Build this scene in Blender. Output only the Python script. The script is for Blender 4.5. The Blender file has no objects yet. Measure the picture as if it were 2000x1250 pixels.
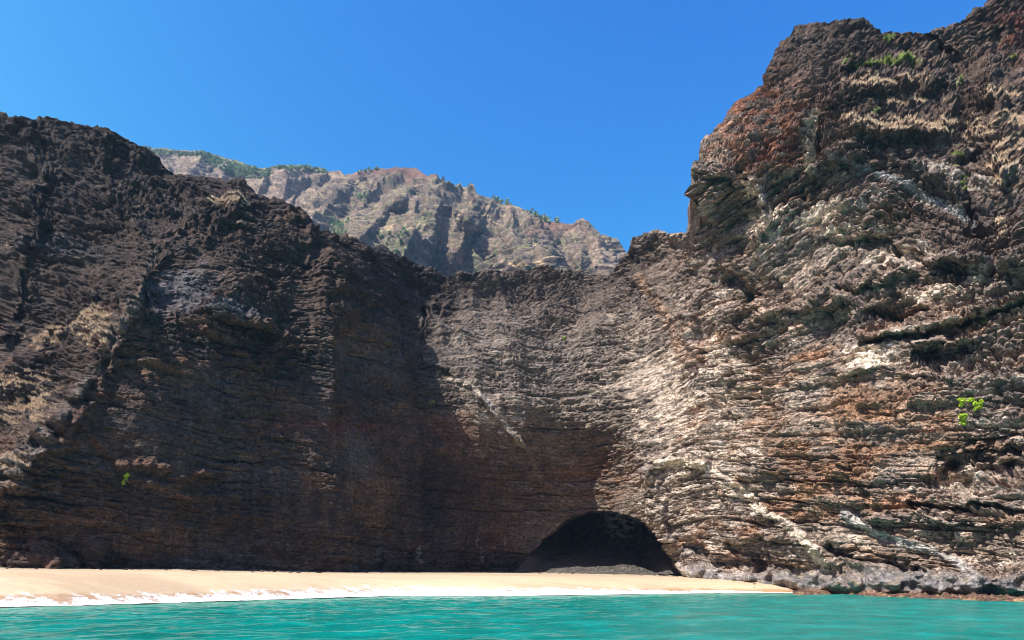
import bpy, math, random
import numpy as np

# ------------------------------------------------------------------ camera, sky, sun, exposure
sc = bpy.context.scene
F = 1389.0          # focal length in photograph pixels (2000 px wide frame)
H0 = 1122.0         # row of the horizon
CZ = 4.0            # eye height above the water, standing in a boat
cam = bpy.data.objects.new('camera', bpy.data.cameras.new('camera'))
sc.collection.objects.link(cam); sc.camera = cam
cam.location = (0, 0, CZ); cam.rotation_euler = (math.radians(90), 0, 0)
cam.data.sensor_width = 36; cam.data.lens = 36 * F / 2000
cam.data.shift_y = (H0 - 625) / 2000
cam.data.clip_end = 20000; cam.data.clip_start = 0.5

SUN = np.array((-0.50, -0.40, 0.77)); SUN /= np.linalg.norm(SUN)
SUN_EL = math.asin(SUN[2]); SUN_AZ = math.atan2(SUN[0], SUN[1])
w = bpy.data.worlds.new('World'); sc.world = w; w.use_nodes = True
nt = w.node_tree; bg = nt.nodes['Background']
sky = nt.nodes.new('ShaderNodeTexSky'); sky.sky_type = 'NISHITA'; sky.sun_disc = False
sky.sun_elevation = SUN_EL; sky.sun_rotation = SUN_AZ
sky.air_density = 1.0; sky.dust_density = 4.0; sky.ozone_density = 1.0; sky.altitude = 10
# the photograph was taken through a polariser: a steeper response per channel
sep = nt.nodes.new('ShaderNodeSeparateColor'); com = nt.nodes.new('ShaderNodeCombineColor'); nt.links.new(sky.outputs[0], sep.inputs[0])
for ch, (pw, gain, top) in enumerate(((4.4, .0070, 3.2), (2.0, .077, 2.5), (.86, .285, 4.3))):
    a_ = nt.nodes.new('ShaderNodeMath'); a_.operation = 'POWER'; a_.inputs[1].default_value = pw; nt.links.new(sep.outputs[ch], a_.inputs[0])
    b_ = nt.nodes.new('ShaderNodeMath'); b_.operation = 'MULTIPLY'; b_.inputs[1].default_value = gain / 1.62 / .12; nt.links.new(a_.outputs[0], b_.inputs[0])
    c_ = nt.nodes.new('ShaderNodeMath'); c_.operation = 'MINIMUM'; c_.inputs[1].default_value = top; nt.links.new(b_.outputs[0], c_.inputs[0])
    nt.links.new(c_.outputs[0], com.inputs[ch])
nt.links.new(com.outputs[0], bg.inputs['Color'])
bg.inputs['Strength'].default_value = 0.12
sun = bpy.data.objects.new('sun', bpy.data.lights.new('sun', 'SUN')); sc.collection.objects.link(sun)
sun.data.energy = 5.0; sun.data.angle = math.radians(0.5); sun.data.color = (1.0, 0.955, 0.895)
from mathutils import Vector
sun.rotation_euler = Vector(SUN).to_track_quat('Z', 'Y').to_euler()
sc.view_settings.view_transform = 'Standard'; sc.view_settings.look = 'None'
sc.view_settings.exposure = 0.95; sc.view_settings.gamma = 1
sc.cycles.filter_width = 0.95; sc.cycles.max_bounces = 6; sc.cycles.diffuse_bounces = 4; sc.cycles.transparent_max_bounces = 12

# ------------------------------------------------------------------ helpers
rng = np.random.RandomState(7); random.seed(7)
_perm = np.random.RandomState(3).permutation(256).astype(np.int32); _perm = np.concatenate([_perm, _perm])
_g = np.random.RandomState(5).normal(size=(256, 3)).astype(np.float32); _g /= np.linalg.norm(_g, axis=1)[:, None]

def perlin(P):
    P = np.asarray(P, np.float32).reshape(-1, 3)
    out = np.empty(len(P), np.float32)
    for a in range(0, len(P), 200000):
        p = P[a:a + 200000]; f0 = np.floor(p); i = f0.astype(np.int32) & 255; f = p - f0
        t = f * f * f * (f * (f * 6 - 15) + 10); r = 0
        for dx in (0, 1):
            px = _perm[(i[:, 0] + dx) & 255]; wx = t[:, 0] if dx else 1 - t[:, 0]
            for dy in (0, 1):
                py = _perm[(px + i[:, 1] + dy) & 255]; wy = t[:, 1] if dy else 1 - t[:, 1]
                for dz in (0, 1):
                    g = _g[_perm[(py + i[:, 2] + dz) & 255]]; wz = t[:, 2] if dz else 1 - t[:, 2]
                    r = r + wx * wy * wz * (g[:, 0] * (f[:, 0] - dx) + g[:, 1] * (f[:, 1] - dy) + g[:, 2] * (f[:, 2] - dz))
        out[a:a + 200000] = r * 1.6
    return out

def n3(P, sc_, seed=0.0):
    s = np.array(sc_ if np.ndim(sc_) else (sc_,) * 3, np.float32)
    return perlin(P / s + np.float32(seed * 17.31))

def fbm(P, s, o=3, seed=0.0):
    s = np.array(s if np.ndim(s) else (s,) * 3, float); r = 0; a = 1.0
    for k in range(o):
        r = r + a * n3(P, s / 2.03 ** k, seed + k * 1.7); a *= 0.5
    return r

def billow(P, s, o=2, seed=0.0):
    s = np.array(s if np.ndim(s) else (s,) * 3, float); r = 0; a = 1.0; t = 0
    for k in range(o):
        r = r + a * np.abs(n3(P, s / 2.1 ** k, seed + k * 2.3)); t += a; a *= 0.5
    return r / t

def worley(P, s, seed=0):
    """nearest cell: random value of the cell and distance to its edge"""
    P = (P / np.array(s)).astype(np.float32); n = len(P)
    val = np.empty(n, np.float32); edge = np.empty(n, np.float32)
    R = np.random.RandomState(11 + seed).rand(256, 4).astype(np.float32)
    for a in range(0, n, 200000):
        p = P[a:a + 200000]; f0 = np.floor(p); i = f0.astype(np.int32); f = p - f0
        d1 = np.full(len(p), 9, np.float32); d2 = d1.copy(); v = np.zeros(len(p), np.float32)
        for dx in (-1, 0, 1):
            px = _perm[(i[:, 0] + dx) & 255]
            for dy in (-1, 0, 1):
                py = _perm[(px + i[:, 1] + dy) & 255]
                for dz in (-1, 0, 1):
                    h = R[_perm[(py + i[:, 2] + dz) & 255]]
                    d = (f[:, 0] - dx - h[:, 0]) ** 2 + (f[:, 1] - dy - h[:, 1]) ** 2 + (f[:, 2] - dz - h[:, 2]) ** 2
                    m = d < d1
                    d2 = np.where(m, d1, np.minimum(d2, d)); v = np.where(m, h[:, 3], v); d1 = np.where(m, d, d1)
        val[a:a + 200000] = v; edge[a:a + 200000] = np.sqrt(d2) - np.sqrt(d1)
    return val, edge

def ss(x, a, b):
    t = np.clip((x - a) / (b - a), 0, 1); return t * t * (3 - 2 * t)

def lin(r, g, b):
    c = np.array((r, g, b)) / 255.0
    return np.where(c <= 0.04045, c / 12.92, ((c + 0.055) / 1.055) ** 2.4)

def stroke(U, V, pts, wd):
    """1 on the polyline falling to 0 at distance wd (pixels); also signed side and raw distance"""
    best = np.full(U.shape, 1e9); side = np.zeros(U.shape)
    for (x0, y0), (x1, y1) in zip(pts[:-1], pts[1:]):
        dx, dy = x1 - x0, y1 - y0; L = dx * dx + dy * dy
        t = np.clip(((U - x0) * dx + (V - y0) * dy) / L, 0, 1)
        ex = U - x0 - t * dx; ey = V - y0 - t * dy; d = np.hypot(ex, ey)
        m = d < best; best = np.where(m, d, best); side = np.where(m, np.sign(dx * ey - dy * ex), side)
    return 1 - ss(best, 0, wd), side, best

def blob(U, V, x, y, rx, ry, rot=0):
    c, s = math.cos(math.radians(rot)), math.sin(math.radians(rot))
    a = ((U - x) * c + (V - y) * s) / rx; b = (-(U - x) * s + (V - y) * c) / ry
    return np.exp(-(a * a + b * b))

def rbf(pts, U, V, eps=60.0):
    A = np.array(pts, float); x, y, z = A.T
    r = np.sqrt((x[:, None] - x) ** 2 + (y[:, None] - y) ** 2 + eps ** 2) / 1000
    n = len(x); M = np.zeros((n + 3, n + 3)); M[:n, :n] = r + np.eye(n) * -0.004
    Q = np.c_[np.ones(n), x / 1000, y / 1000]; M[:n, n:] = Q; M[n:, :n] = Q.T
    c = np.linalg.solve(M, np.r_[z, 0, 0, 0])
    out = c[n] + c[n + 1] * U / 1000 + c[n + 2] * V / 1000
    for k in range(n):
        out = out + c[k] * np.sqrt((U - x[k]) ** 2 + (V - y[k]) ** 2 + eps ** 2) / 1000
    return out

def world(U, V, D):
    return np.stack([(U - 1000) / F * D, D, CZ + (H0 - V) / F * D], -1)

def box(a, k, axis):
    p = np.concatenate([np.repeat(np.take(a, [0], axis), k + 1, axis), a, np.repeat(np.take(a, [-1], axis), k, axis)], axis)
    c = np.cumsum(p, axis=axis, dtype=np.float64); n = a.shape[axis]
    return (np.take(c, np.arange(2 * k + 1, 2 * k + 1 + n), axis) - np.take(c, np.arange(0, n), axis)) / (2 * k + 1)

def normals(P):
    a = np.gradient(P, axis=1); b = np.gradient(P, axis=0)
    n = np.cross(a, b); n /= np.linalg.norm(n, axis=-1)[..., None] + 1e-9
    return n

def tag(o, label=None, cat=None, group=None, kind=None):
    for k, v in (('label', label), ('category', cat), ('group', group), ('kind', kind)):
        if v: o[k] = v
    return o

def mesh_obj(name, verts, faces, mat, parent=None, attrs=None, smooth=True):
    """faces: int array (n,3) or (n,4)"""
    me = bpy.data.meshes.new(name); faces = np.asarray(faces, np.int32); k = faces.shape[1]
    verts = np.asarray(verts, np.float32)
    me.vertices.add(len(verts)); me.vertices.foreach_set('co', verts.ravel())
    me.loops.add(faces.size); me.loops.foreach_set('vertex_index', faces.ravel())
    me.polygons.add(len(faces)); me.polygons.foreach_set('loop_start', np.arange(0, faces.size, k, dtype=np.int32))
    me.polygons.foreach_set('use_smooth', np.full(len(faces), smooth))
    for an, arr in (attrs or {}).items():
        arr = np.asarray(arr, np.float32)
        if arr.ndim == 2:
            at = me.attributes.new(an, 'FLOAT_COLOR', 'POINT')
            at.data.foreach_set('color', np.c_[arr, np.ones(len(arr))].astype(np.float32).ravel())
        else:
            at = me.attributes.new(an, 'FLOAT', 'POINT'); at.data.foreach_set('value', arr)
    me.update(calc_edges=True); me.validate()
    me.materials.append(mat)
    o = bpy.data.objects.new(name, me); sc.collection.objects.link(o)
    if parent: o.parent = parent
    return o

def grid_faces(nr, nc):
    i = np.arange(nr * nc).reshape(nr, nc)
    return np.stack([i[:-1, :-1], i[:-1, 1:], i[1:, 1:], i[1:, :-1]], -1).reshape(-1, 4)

def part_of_grid(name, P, F4, sel, mat, attrs, **kw):
    f = F4[sel]; u, inv = np.unique(f, return_inverse=True)
    return mesh_obj(name, P[u], inv.reshape(f.shape), mat, attrs={k: a[u] for k, a in attrs.items()}, **kw)

class NB:
    def __init__(s, name):
        s.m = bpy.data.materials.new(name); s.m.use_nodes = True; s.t = s.m.node_tree; s.b = s.t.nodes['Principled BSDF']
    def new(s, kind, **kw):
        n = s.t.nodes.new('ShaderNode' + kind)
        for k, v in kw.items():
            if hasattr(n, k): setattr(n, k, v)
            else: n.inputs[k.replace('_', ' ')].default_value = v
        return n
    def link(s, a, b): s.t.links.new(a, b)
    def pos(s, scale=(1, 1, 1)):
        g = s.new('NewGeometry'); m = s.new('Mapping'); m.inputs['Scale'].default_value = scale
        s.link(g.outputs['Position'], m.inputs[0]); return m.outputs[0]
    def noise(s, scale, detail=4, rough=.6, vec=None, dist=0):
        n = s.new('TexNoise'); n.inputs['Scale'].default_value = scale; n.inputs['Detail'].default_value = detail
        n.inputs['Roughness'].default_value = rough; n.inputs['Distortion'].default_value = dist
        s.link(vec if vec is not None else s.pos(), n.inputs['Vector']); return n.outputs['Fac']
    def ramp(s, fac, stops):
        r = s.new('ValToRGB'); cr = r.color_ramp
        while len(cr.elements) < len(stops): cr.elements.new(.5)
        for e, (p, c) in zip(cr.elements, stops):
            e.position = p; e.color = tuple(c) + (1,) if np.ndim(c) else (c, c, c, 1)
        s.link(fac, r.inputs[0]); return r.outputs[0]
    def mix(s, f, a, b, mode='MIX'):
        n = s.new('Mix', data_type='RGBA', blend_type=mode)
        for v, k in ((f, 0), (a, 6), (b, 7)):
            if hasattr(v, 'is_output'): s.link(v, n.inputs[k])
            else: n.inputs[k].default_value = v if k == 0 else tuple(v) + (1,)
        return n.outputs[2]
    def math(s, op, a, b=0.0):
        n = s.new('Math', operation=op)
        for v, k in ((a, 0), (b, 1)):
            if hasattr(v, 'is_output'): s.link(v, n.inputs[k])
            else: n.inputs[k].default_value = v
        return n.outputs[0]

def rock_mat(name, sc_=1.0, bump=0.5, dist=0.35):
    n = NB(name)
    a = n.new('Attribute', attribute_name='colour')
    f1 = n.noise(1.1 / sc_, 7, .75); f2 = n.noise(3.2 / sc_, 5, .75)
    st = n.noise(1.0 / sc_, 5, .65, n.pos((.25, .25, 2.2)))
    warp = n.new('VectorMath', operation='ADD'); nz = n.new('TexNoise'); nz.inputs['Scale'].default_value = 1.2 / sc_
    n.link(n.pos(), nz.inputs['Vector']); n.link(n.pos((1, 1, 1.7)), warp.inputs[0]); n.link(nz.outputs['Color'], warp.inputs[1])
    vo = n.new('TexVoronoi'); vo.inputs['Scale'].default_value = 1.15 / sc_; n.link(warp.outputs[0], vo.inputs['Vector'])
    ve = n.new('TexVoronoi', feature='DISTANCE_TO_EDGE'); ve.inputs['Scale'].default_value = 1.15 / sc_; n.link(warp.outputs[0], ve.inputs['Vector'])
    vg = n.new('SeparateColor'); n.link(vo.outputs['Color'], vg.inputs[0])
    crack = n.ramp(ve.outputs['Distance'], [(0., 0.), (.09, 1.)])
    c = n.mix(1.0, a.outputs['Color'], n.ramp(f1, [(.36, .52), (.64, 1.48)]), 'MULTIPLY')
    c = n.mix(1.0, c, n.ramp(f2, [(.38, .50), (.62, 1.50)]), 'MULTIPLY')
    c = n.mix(.6, c, n.ramp(st, [(.36, .6), (.64, 1.4)]), 'MULTIPLY')
    c = n.mix(1.0, c, n.ramp(vg.outputs[0], [(0., .78), (1., 1.22)]), 'MULTIPLY')
    n.link(c, n.b.inputs['Base Color']); n.b.inputs['Roughness'].default_value = .92
    n.b.inputs['Specular IOR Level'].default_value = .25
    h = n.math('ADD', n.math('MULTIPLY', f1, .9), n.math('MULTIPLY', f2, .45))
    h = n.math('ADD', h, n.math('MULTIPLY', st, .5))
    h = n.math('ADD', h, n.math('MULTIPLY', vg.outputs[1], .35)); h = n.math('ADD', h, n.math('MULTIPLY', crack, .25))
    bp = n.new('Bump'); bp.inputs['Strength'].default_value = bump; bp.inputs['Distance'].default_value = dist * sc_
    n.link(h, bp.inputs['Height']); n.link(bp.outputs[0], n.b.inputs['Normal'])
    return n.m

# ------------------------------------------------------------------ the cliffs round the cove
sky_pts = [(-700, 330), (-300, 250), (0, 222), (40, 234), (100, 236), (150, 241), (215, 250), (240, 276), (300, 311), (350, 340), (390, 345),
           (430, 352), (470, 356), (500, 384), (560, 402), (620, 440), (680, 475), (702, 490), (720, 486), (760, 490), (800, 508),
           (830, 528), (870, 540), (950, 531), (1000, 526), (1060, 520), (1100, 530), (1150, 534), (1195, 538), (1208, 520), (1235, 492),
           (1240, 466), (1290, 455), (1342, 456), (1349, 446), (1350, 430), (1353, 360), (1356, 318), (1366, 300), (1371, 266), (1420, 225), (1484, 163),
           (1507, 108), (1530, 72), (1550, 42), (1600, 38), (1640, 33), (1690, 51), (1760, 66), (1800, 66), (1850, 56), (1910, 24),
           (1945, 2), (2000, -40), (2200, -110), (2700, -60)]
ctrl = [
 # left headland
 (-600,1115,165),(-600,700,175),(-600,350,205),(-300,1115,150),(-300,900,155),(-300,600,175),(-300,300,200),
 (0,1112,121),(0,1000,119),(0,950,118),(0,800,134),(0,700,148),(0,600,156),(0,450,166),(0,240,182),
 (100,1112,123),(100,950,122),(100,850,123),(100,700,140),(100,520,158),(100,350,170),(100,240,182),
 (200,1112,127),(200,900,127),(200,680,131),(200,560,146),(200,420,162),(200,270,180),
 (300,1112,132),(300,900,131),(300,680,136),(300,500,149),(300,400,165),(340,350,180),
 (500,1115,146),(500,900,145),(500,700,147),(500,600,151),(500,500,160),(500,400,176),
 (650,1000,158),(650,800,160),(650,600,168),(650,490,184),
 (700,1118,163),(720,900,168),(700,760,170),(710,640,177),(700,540,184),
 # back of the cove
 (780,500,226),(775,600,214),(800,700,197),(860,560,232),(860,640,216),(860,750,200),(860,880,197),(860,1000,200),(900,1122,202),
 (1000,540,240),(1000,620,222),(1000,720,206),(1000,790,199),(1000,870,206),(1000,980,214),(1000,1122,218),
 (1190,540,236),(1190,620,219),(1190,720,206),(1190,820,199),(1190,900,208),(1190,1122,216),
 (1240,480,226),(1260,600,210),(1300,465,218),(1300,560,205),(1290,700,196),(1270,800,191),(1275,900,187),(1300,1000,184),(1335,1122,181),
 # right headland
 (1356,440,178),(1352,330,166),(1375,270,168),(1400,420,170),(1390,540,180),(1400,650,176),(1400,800,172),(1400,1000,169),(1400,1125,172),
 (1500,170,166),(1500,300,158),(1500,500,160),(1500,700,159),(1500,900,158),(1500,1135,163),(1600,1145,152),(1550,60,168),
 (1600,400,154),(1600,600,152),(1600,800,148),(1600,1000,146),(1640,50,165),(1700,1148,137),(1700,200,152),(1700,300,148),
 (1800,90,162),(1800,200,151),(1800,400,140),(1800,600,136),(1800,800,131),(1800,1000,128),
 (2000,20,168),(2000,200,146),(2000,400,130),(2000,600,124),(2000,800,118),(2000,1000,113),(2000,1168,112),
 (2400,-50,155),(2400,300,120),(2400,1000,98),(2400,1180,97),(2700,500,100),(2700,1150,90)]
arch = [(985, 1135), (1010, 1104), (1040, 1075), (1075, 1042), (1110, 1018), (1145, 1002), (1180, 997), (1215, 1000), (1245, 1010), (1272, 1030),
        (1292, 1058), (1312, 1088), (1345, 1135)]
wall_edge = [(704, 470), (712, 520), (738, 570), (748, 620), (775, 700), (830, 820), (900, 980), (985, 1135), (990, 1300)]
side_edge = [(1205, 400), (1212, 530), (1225, 700), (1250, 850), (1268, 960), (1290, 1040), (1332, 1135), (1340, 1300)]

STEP = 1.55
us = np.concatenate([np.arange(-640, 0, 9.0), np.arange(0, 2000, STEP), np.arange(2000, 2640, 8.0)])
NR = 820
tt = np.linspace(0, 1, NR)
sx, sy = np.array(sky_pts, float).T
vtop = np.interp(us, sx, sy)
q = np.stack([us, us * 0, us * 0], -1)
rough = 2.4 * n3(q, 22.) + 1.4 * n3(q, 9., 3)
vtop = vtop + rough
vbot = np.full(us.shape, 1215.0) - 45 * ss(us, 300, 900) + 20 * ss(us, 1500, 2000)
U = np.broadcast_to(us, (NR, len(us))).copy()
vm = np.array([vtop[np.abs(us - u_) < 150].max() for u_ in us]) + 26
vm = np.array([vm[np.abs(us - u_) < 90].mean() for u_ in us])
vm = np.maximum(vm, vtop + 16)
T_ = .76; t_ = tt[:, None]
V = np.where(t_ < T_, vbot + (vm - vbot) * (t_ / T_), vm + (vtop - vm) * ((t_ - T_) / (1 - T_)))
# the right headland's edge juts out and is notched above the saddle
_sh = np.interp(V, [255, 290, 312, 330, 345, 356, 372, 385, 400, 420, 436, 450], [0, -1, -6, -7, 2, 11, 1, -6, 1, 7, -3, 0]) + 6.0 * n3(np.stack([V.ravel() / 8, V.ravel() * 0, V.ravel() * 0], -1), 1., 7).reshape(V.shape)
U = U + _sh * (U > 1345) * (V < 452) * (V > 255) * np.exp(-np.maximum(U - 1356, 0) / 40)
# coarse evaluation of the depth, then the features
D = rbf(ctrl, U, V)
_q = np.stack([U.ravel(), V.ravel(), U.ravel() * 0], -1)
UW = U + (11 * fbm(_q, 45., 3, 90) + 4 * n3(_q, 9., 91)).reshape(U.shape); VW = V + (9 * fbm(_q, 45., 3, 94) + 4 * n3(_q, 9., 95)).reshape(U.shape)
AM = np.clip(1 + .9 * fbm(_q, 30., 2, 97).reshape(U.shape), .15, 2)
# a silhouette that overhangs towards the left on the right headland
def ax(v, pts): p = np.array(pts, float); return np.interp(v, p[:, 0], p[:, 1])
def feat(pts, wd, amp, prof='round'):
    global D
    s, side, d = stroke(UW, VW, pts, wd)
    if prof == 'crest': s = np.clip(1 - d / wd, 0, 1) ** 1.3
    D -= amp * s * AM
    return s, side, d
# ridge between the lit slope and the shaded wall on the left headland
feat([(292,500),(285,530),(268,585),(235,640),(190,705),(150,770),(100,840),(50,900),(0,950),(-60,1010)], 60, 5.0, 'crest')
feat([(150,560),(110,640),(60,700),(0,760)], 55, 4.5, 'crest')
feat([(60,470),(20,560),(-20,640)], 60, 5.0, 'crest')
feat([(45,230),(70,330),(60,430)], 40, 4, 'crest')
feat([(215,250),(200,330),(225,400),(262,440)], 45, 3, 'crest')
feat([(420,395),(370,435),(330,455)], 26, 3, 'crest')
feat([(470,360),(450,420),(400,445)], 40, 4, 'crest')
feat([(600,440),(640,520),(690,600),(735,640)], 50, 5)
feat([(420,610),(520,630),(560,655),(530,700)], 26, 3)
feat([(283,510),(284,575),(300,600)], 9, -2.5); D += 4.5 * blob(U, V, 350, 560, 60, 55)
feat([(230,905),(300,912),(345,935),(420,925)], 16, 1.6)
feat([(150,820),(260,930),(400,985)], 14, 1.0)
# hollows and caves at the foot of the wall
for x, y, rx, ry, a in ((742,1095,13,26,7),(806,1100,9,20,5),(842,1106,5,13,3),(900,1112,13,16,7),(925,1112,7,13,4),(487,1100,5,16,4),(960,1112,10,12,4)):
    D += a * .5 * ss(blob(UW, V, x, y, rx * 1.15, ry), .15, .8)
D -= 4.5 * ss(blob(U, V, 78, 1100, 38, 34), .1, .8) + 3.2 * ss(blob(U, V, 125, 1105, 30, 22), .1, .8) + 2.2 * ss(blob(U, V, 180, 1085, 24, 30), .1, .8)
# crack and dyke of the central wall
feat([(820,600),(826,640),(828,690)], 7, -5.0); feat([(828,690),(850,715),(885,745),(930,770)], 12, -2.2)
feat([(790,590),(765,560),(735,530)], 10, -2.0); feat([(700,560),(770,600),(822,606)], 12, -2.5)
feat([(880,735),(905,750),(955,790),(990,835),(1030,880)], 8, 1.6); feat([(1010,868),(1040,885),(1060,930),(1110,985)], 10, .9)
feat([(990,500),(880,545),(860,600)], 20, 2.)
D += 4.0 * blob(U, V, 1000, 770, 160, 60) * 0
# right headland: the big ledges, hollows and dykes
feat([(1268,880),(1266,930),(1285,1000),(1300,1060)], 26, 4.5)
feat([(1290,905),(1330,900),(1375,905)], 17, 3.2)
feat([(1370,903),(1440,952),(1500,1000),(1560,1036),(1592,1075),(1612,1112)], 11, 1.6)
feat([(1640,1002),(1700,1040),(1770,1058),(1800,1072),(1850,1092),(1920,1135)], 11, 1.4)
feat([(1392,560),(1440,545),(1470,600),(1440,640)], 26, -4.5); feat([(1420,505),(1450,540)], 20, 3)
feat([(1250,545),(1290,580),(1300,640)], 20, 2.5); feat([(1370,560),(1340,620),(1345,690)], 34, 3.5)
feat([(1450,640),(1500,610),(1580,600),(1640,590)], 12, 2.0)
feat([(1585,595),(1620,575),(1680,590),(1690,620)], 30, 3.6); feat([(1690,610),(1760,615),(1800,600)], 16, -3.)
feat([(1670,560),(1760,520),(1850,500),(1990,520)], 26, 3.4); feat([(1640,570),(1700,562)], 14, -2.5)
feat([(1690,670),(1800,655),(1900,625),(2000,600),(2100,590)], 9, -3.0); feat([(1690,655),(1800,636),(1900,606),(2000,583)], 16, 2.4)
feat([(1795,690),(1840,700),(1885,685)], 17, -5); feat([(1790,665),(1840,668),(1900,655)], 14, 3.)
feat([(1640,730),(1720,715),(1790,722),(1850,735)], 15, 2.4)
feat([(1440,430),(1400,470),(1370,500)], 24, -3); feat([(1470,340),(1500,420),(1480,470)], 30, 3)
feat([(1350,440),(1400,455),(1450,480)], 14, -2.5); feat([(1345,322),(1380,330),(1420,330)], 16, 2.5); feat([(1352,345),(1385,350)], 8, -3); feat([(1350,382),(1400,380)], 14, 2)
feat([(1580,205),(1575,260),(1580,330)], 30, 1.6); feat([(1600,215),(1605,300)], 8, -2)
feat([(1620,190),(1740,150),(1850,170),(1855,240),(1760,250),(1680,240)], 34, 3.5)
feat([(1860,170),(1900,260),(1890,360),(1900,440),(1950,520)], 20, -2.8); feat([(1870,140),(1840,90),(1800,70)], 16, -2.5)
feat([(1930,130),(1950,230),(1960,330)], 34, 4.0); feat([(1830,90),(1880,110),(1950,60)], 20, -3)
feat([(1640,130),(1720,122),(1830,125)], 10, 1.8)
feat([(1620,300),(1720,290),(1830,330),(1870,380)], 30, 2.5); feat([(1640,470),(1720,470),(1800,520)], 20, -3)
feat([(1780,985),(1860,992),(2000,1000),(2200,1010)], 8, -4.5); feat([(1700,1010),(1800,1015),(2000,1018),(2200,1020)], 14, 2.2)
feat([(1860,920),(1960,900),(2100,880)], 60, -5.0); feat([(1700,800),(1650,900),(1700,960)], 60, 2.)
feat([(1430,1070),(1500,1085),(1480,1110)], 20, -5.0); feat([(1350,1060),(1390,1100),(1440,1100)], 15, -3.5)
feat([(1440,1050),(1520,1040),(1580,1060),(1640,1110)], 16, 2.6); feat([(1630,1070),(1700,1095),(1800,1110)], 16, -4.)
feat([(1360,1128),(1500,1136),(1700,1144),(2000,1144),(2300,1164)], 34, 4.2)
feat([(1920,1135),(1960,1120),(2050,1110)], 22, 1.5)
# cave: the arch, its depth and its rising sandy floor
ub = (arch[0][0] + arch[-1][0]) / 2
aw = 5 * n3(np.stack([U.ravel() / 25, V.ravel() / 25, U.ravel() * 0], -1), 1.).reshape(U.shape)
lx = ax(V, sorted([(y, x) for x, y in arch if x <= 1180])); rx = ax(V, sorted([(y, x) for x, y in arch if x >= 1180]))
dist_in = np.minimum(np.minimum(U - lx, rx - U), (V - 997) * 1.0) + aw
inside = ss(dist_in, 0, 7)
lip = ss(dist_in, -22, 0) * (1 - inside)
deep = 272 - 22 * ss(V, 1040, 1130) - 22 * ss(V, 1062, 1122)
deep = np.where(V > 1050, 262 - (V - 1050) * .72, 262) - 16 * (1 - ss(dist_in, 5, 60)) * (V < 1122)
D = D * (1 - inside) + deep * inside + 0.0 * lip

P0 = world(U, V, D)
# plateau behind the skyline: same mesh, running back and sinking slowly
NB_ = 16
back = []
for k in range(1, NB_ + 1):
    p = P0[-1].copy(); dd = 1.1 * k ** 1.55
    p[:, 1] += dd; p[:, 0] += dd * (p[:, 0] / p[:, 1]); p[:, 2] -= 0.02 * dd + .006 * dd * dd
    back.append(p)
P = np.concatenate([P0, np.array(back)], 0)
Ux = np.concatenate([U, np.repeat(U[-1:], NB_, 0)], 0); Vx = np.concatenate([V, np.repeat(V[-1:], NB_, 0)], 0)
Inside = np.concatenate([inside, np.zeros((NB_, len(us)))], 0)
NRx = NR + NB_
# smoothed normals of the base
N = normals(P)
for _ in range(2):
    N = box(box(N, 9, 0), 14, 1)
N[..., 2] *= .6      # push the relief out of the face rather than up
N /= np.linalg.norm(N, axis=-1)[..., None]
if N[NR // 3, 400, 1] > 0: N = -N
Pf = P.reshape(-1, 3); Uf = Ux.ravel(); Vf = Vx.ravel(); Nf = N.reshape(-1, 3); inF = Inside.ravel()

# zones
right = ss(Uf, 1230, 1400)
left = 1 - ss(Uf, 640, 860)
clink = np.clip(ss(-Vf, -(470 + 150 * ss(Uf, 600, 900)), -(380 + 150 * ss(Uf, 600, 900))) * (1 - right) + right * ss(-Vf, -330, -180), 0, 1)
smoothw = (1 - right) * ss(Vf, 640, 860) * (1 - ss(-(Uf + (Vf - 950) * .6), -60, 20))
smoothw = np.clip(smoothw, 0, 1) * ss(Uf + (Vf - 950) * .55, 40, 200)
apron = right * ss(Vf - (1118 + 12 * ss(Uf, 1500, 1900)) + 12 * n3(Pf, 9.), -18, 6)
# layering coordinate: dip changes over the headland
warp = 1.8 * n3(Pf, 45., 1) + .5 * n3(Pf, 15., 2)
dipU = np.interp(Uf, [0, 700, 1250, 1450, 1700, 2000], [-.06, -.05, .02, .10, .10, .05])
up = ss(-Vf, -700, -420) * ss(Vf, 200, 340) * right * (1 - ss(Uf, 1700, 1950))
S = Pf[:, 2] + warp - Pf[:, 0] * np.interp(Uf, [0, 700, 1250, 2000], [-.10, -.06, 0, 0]) - (Pf[:, 0] - 45) * (.02 * right + .15 * right * (1 - ss(Vf, 540, 1000)) + .34 * up) - .19 * (Pf[:, 1] - 150) * right
Q = np.stack([Pf[:, 0], Pf[:, 1], S], -1).astype(np.float32)
Pf32 = Pf.astype(np.float32)
big = fbm(Pf32, (46, 46, 40), 2, 4)
mid = fbm(Pf32, (15, 15, 11), 2, 6)
def layers(h, lat, seed):
    t = (S + .30 * h * n3(Pf32, (14, 14, 5 * h), seed) + .10 * h * n3(Pf32, (2.5, 2.5, h), seed + 1)) / h
    k = np.floor(t); f = t - k
    a = n3(np.stack([Pf[:, 0] / lat, Pf[:, 1] / lat, k * 7.31], -1), 1., seed + 2) + .5 * n3(np.stack([Pf[:, 0] / lat * 3, Pf[:, 1] / lat * 3, k * 5.17], -1), 1., seed + 3)
    g = ss(n3(np.stack([Pf[:, 0] / lat * 1.5, Pf[:, 1] / lat * 1.5, k * 3.7], -1), 1., seed + 4), -.45, .25)
    return a, (1 - ss(f, 0, .17)) * g, f, k
def crev(n, w_): return np.exp(-(n / w_) ** 2)
ledge = n3(Q, (26, 26, 3.4), 8) * .9 + n3(Q, (11, 11, 1.5), 9) * .55
ledge_s = np.sign(ledge) * np.abs(ledge) ** .7
cr1 = crev(n3(Q, (18, 18, 2.6), 18), .075) * ss(n3(Q, (9, 9, 3), 19), -.3, .3)
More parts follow.
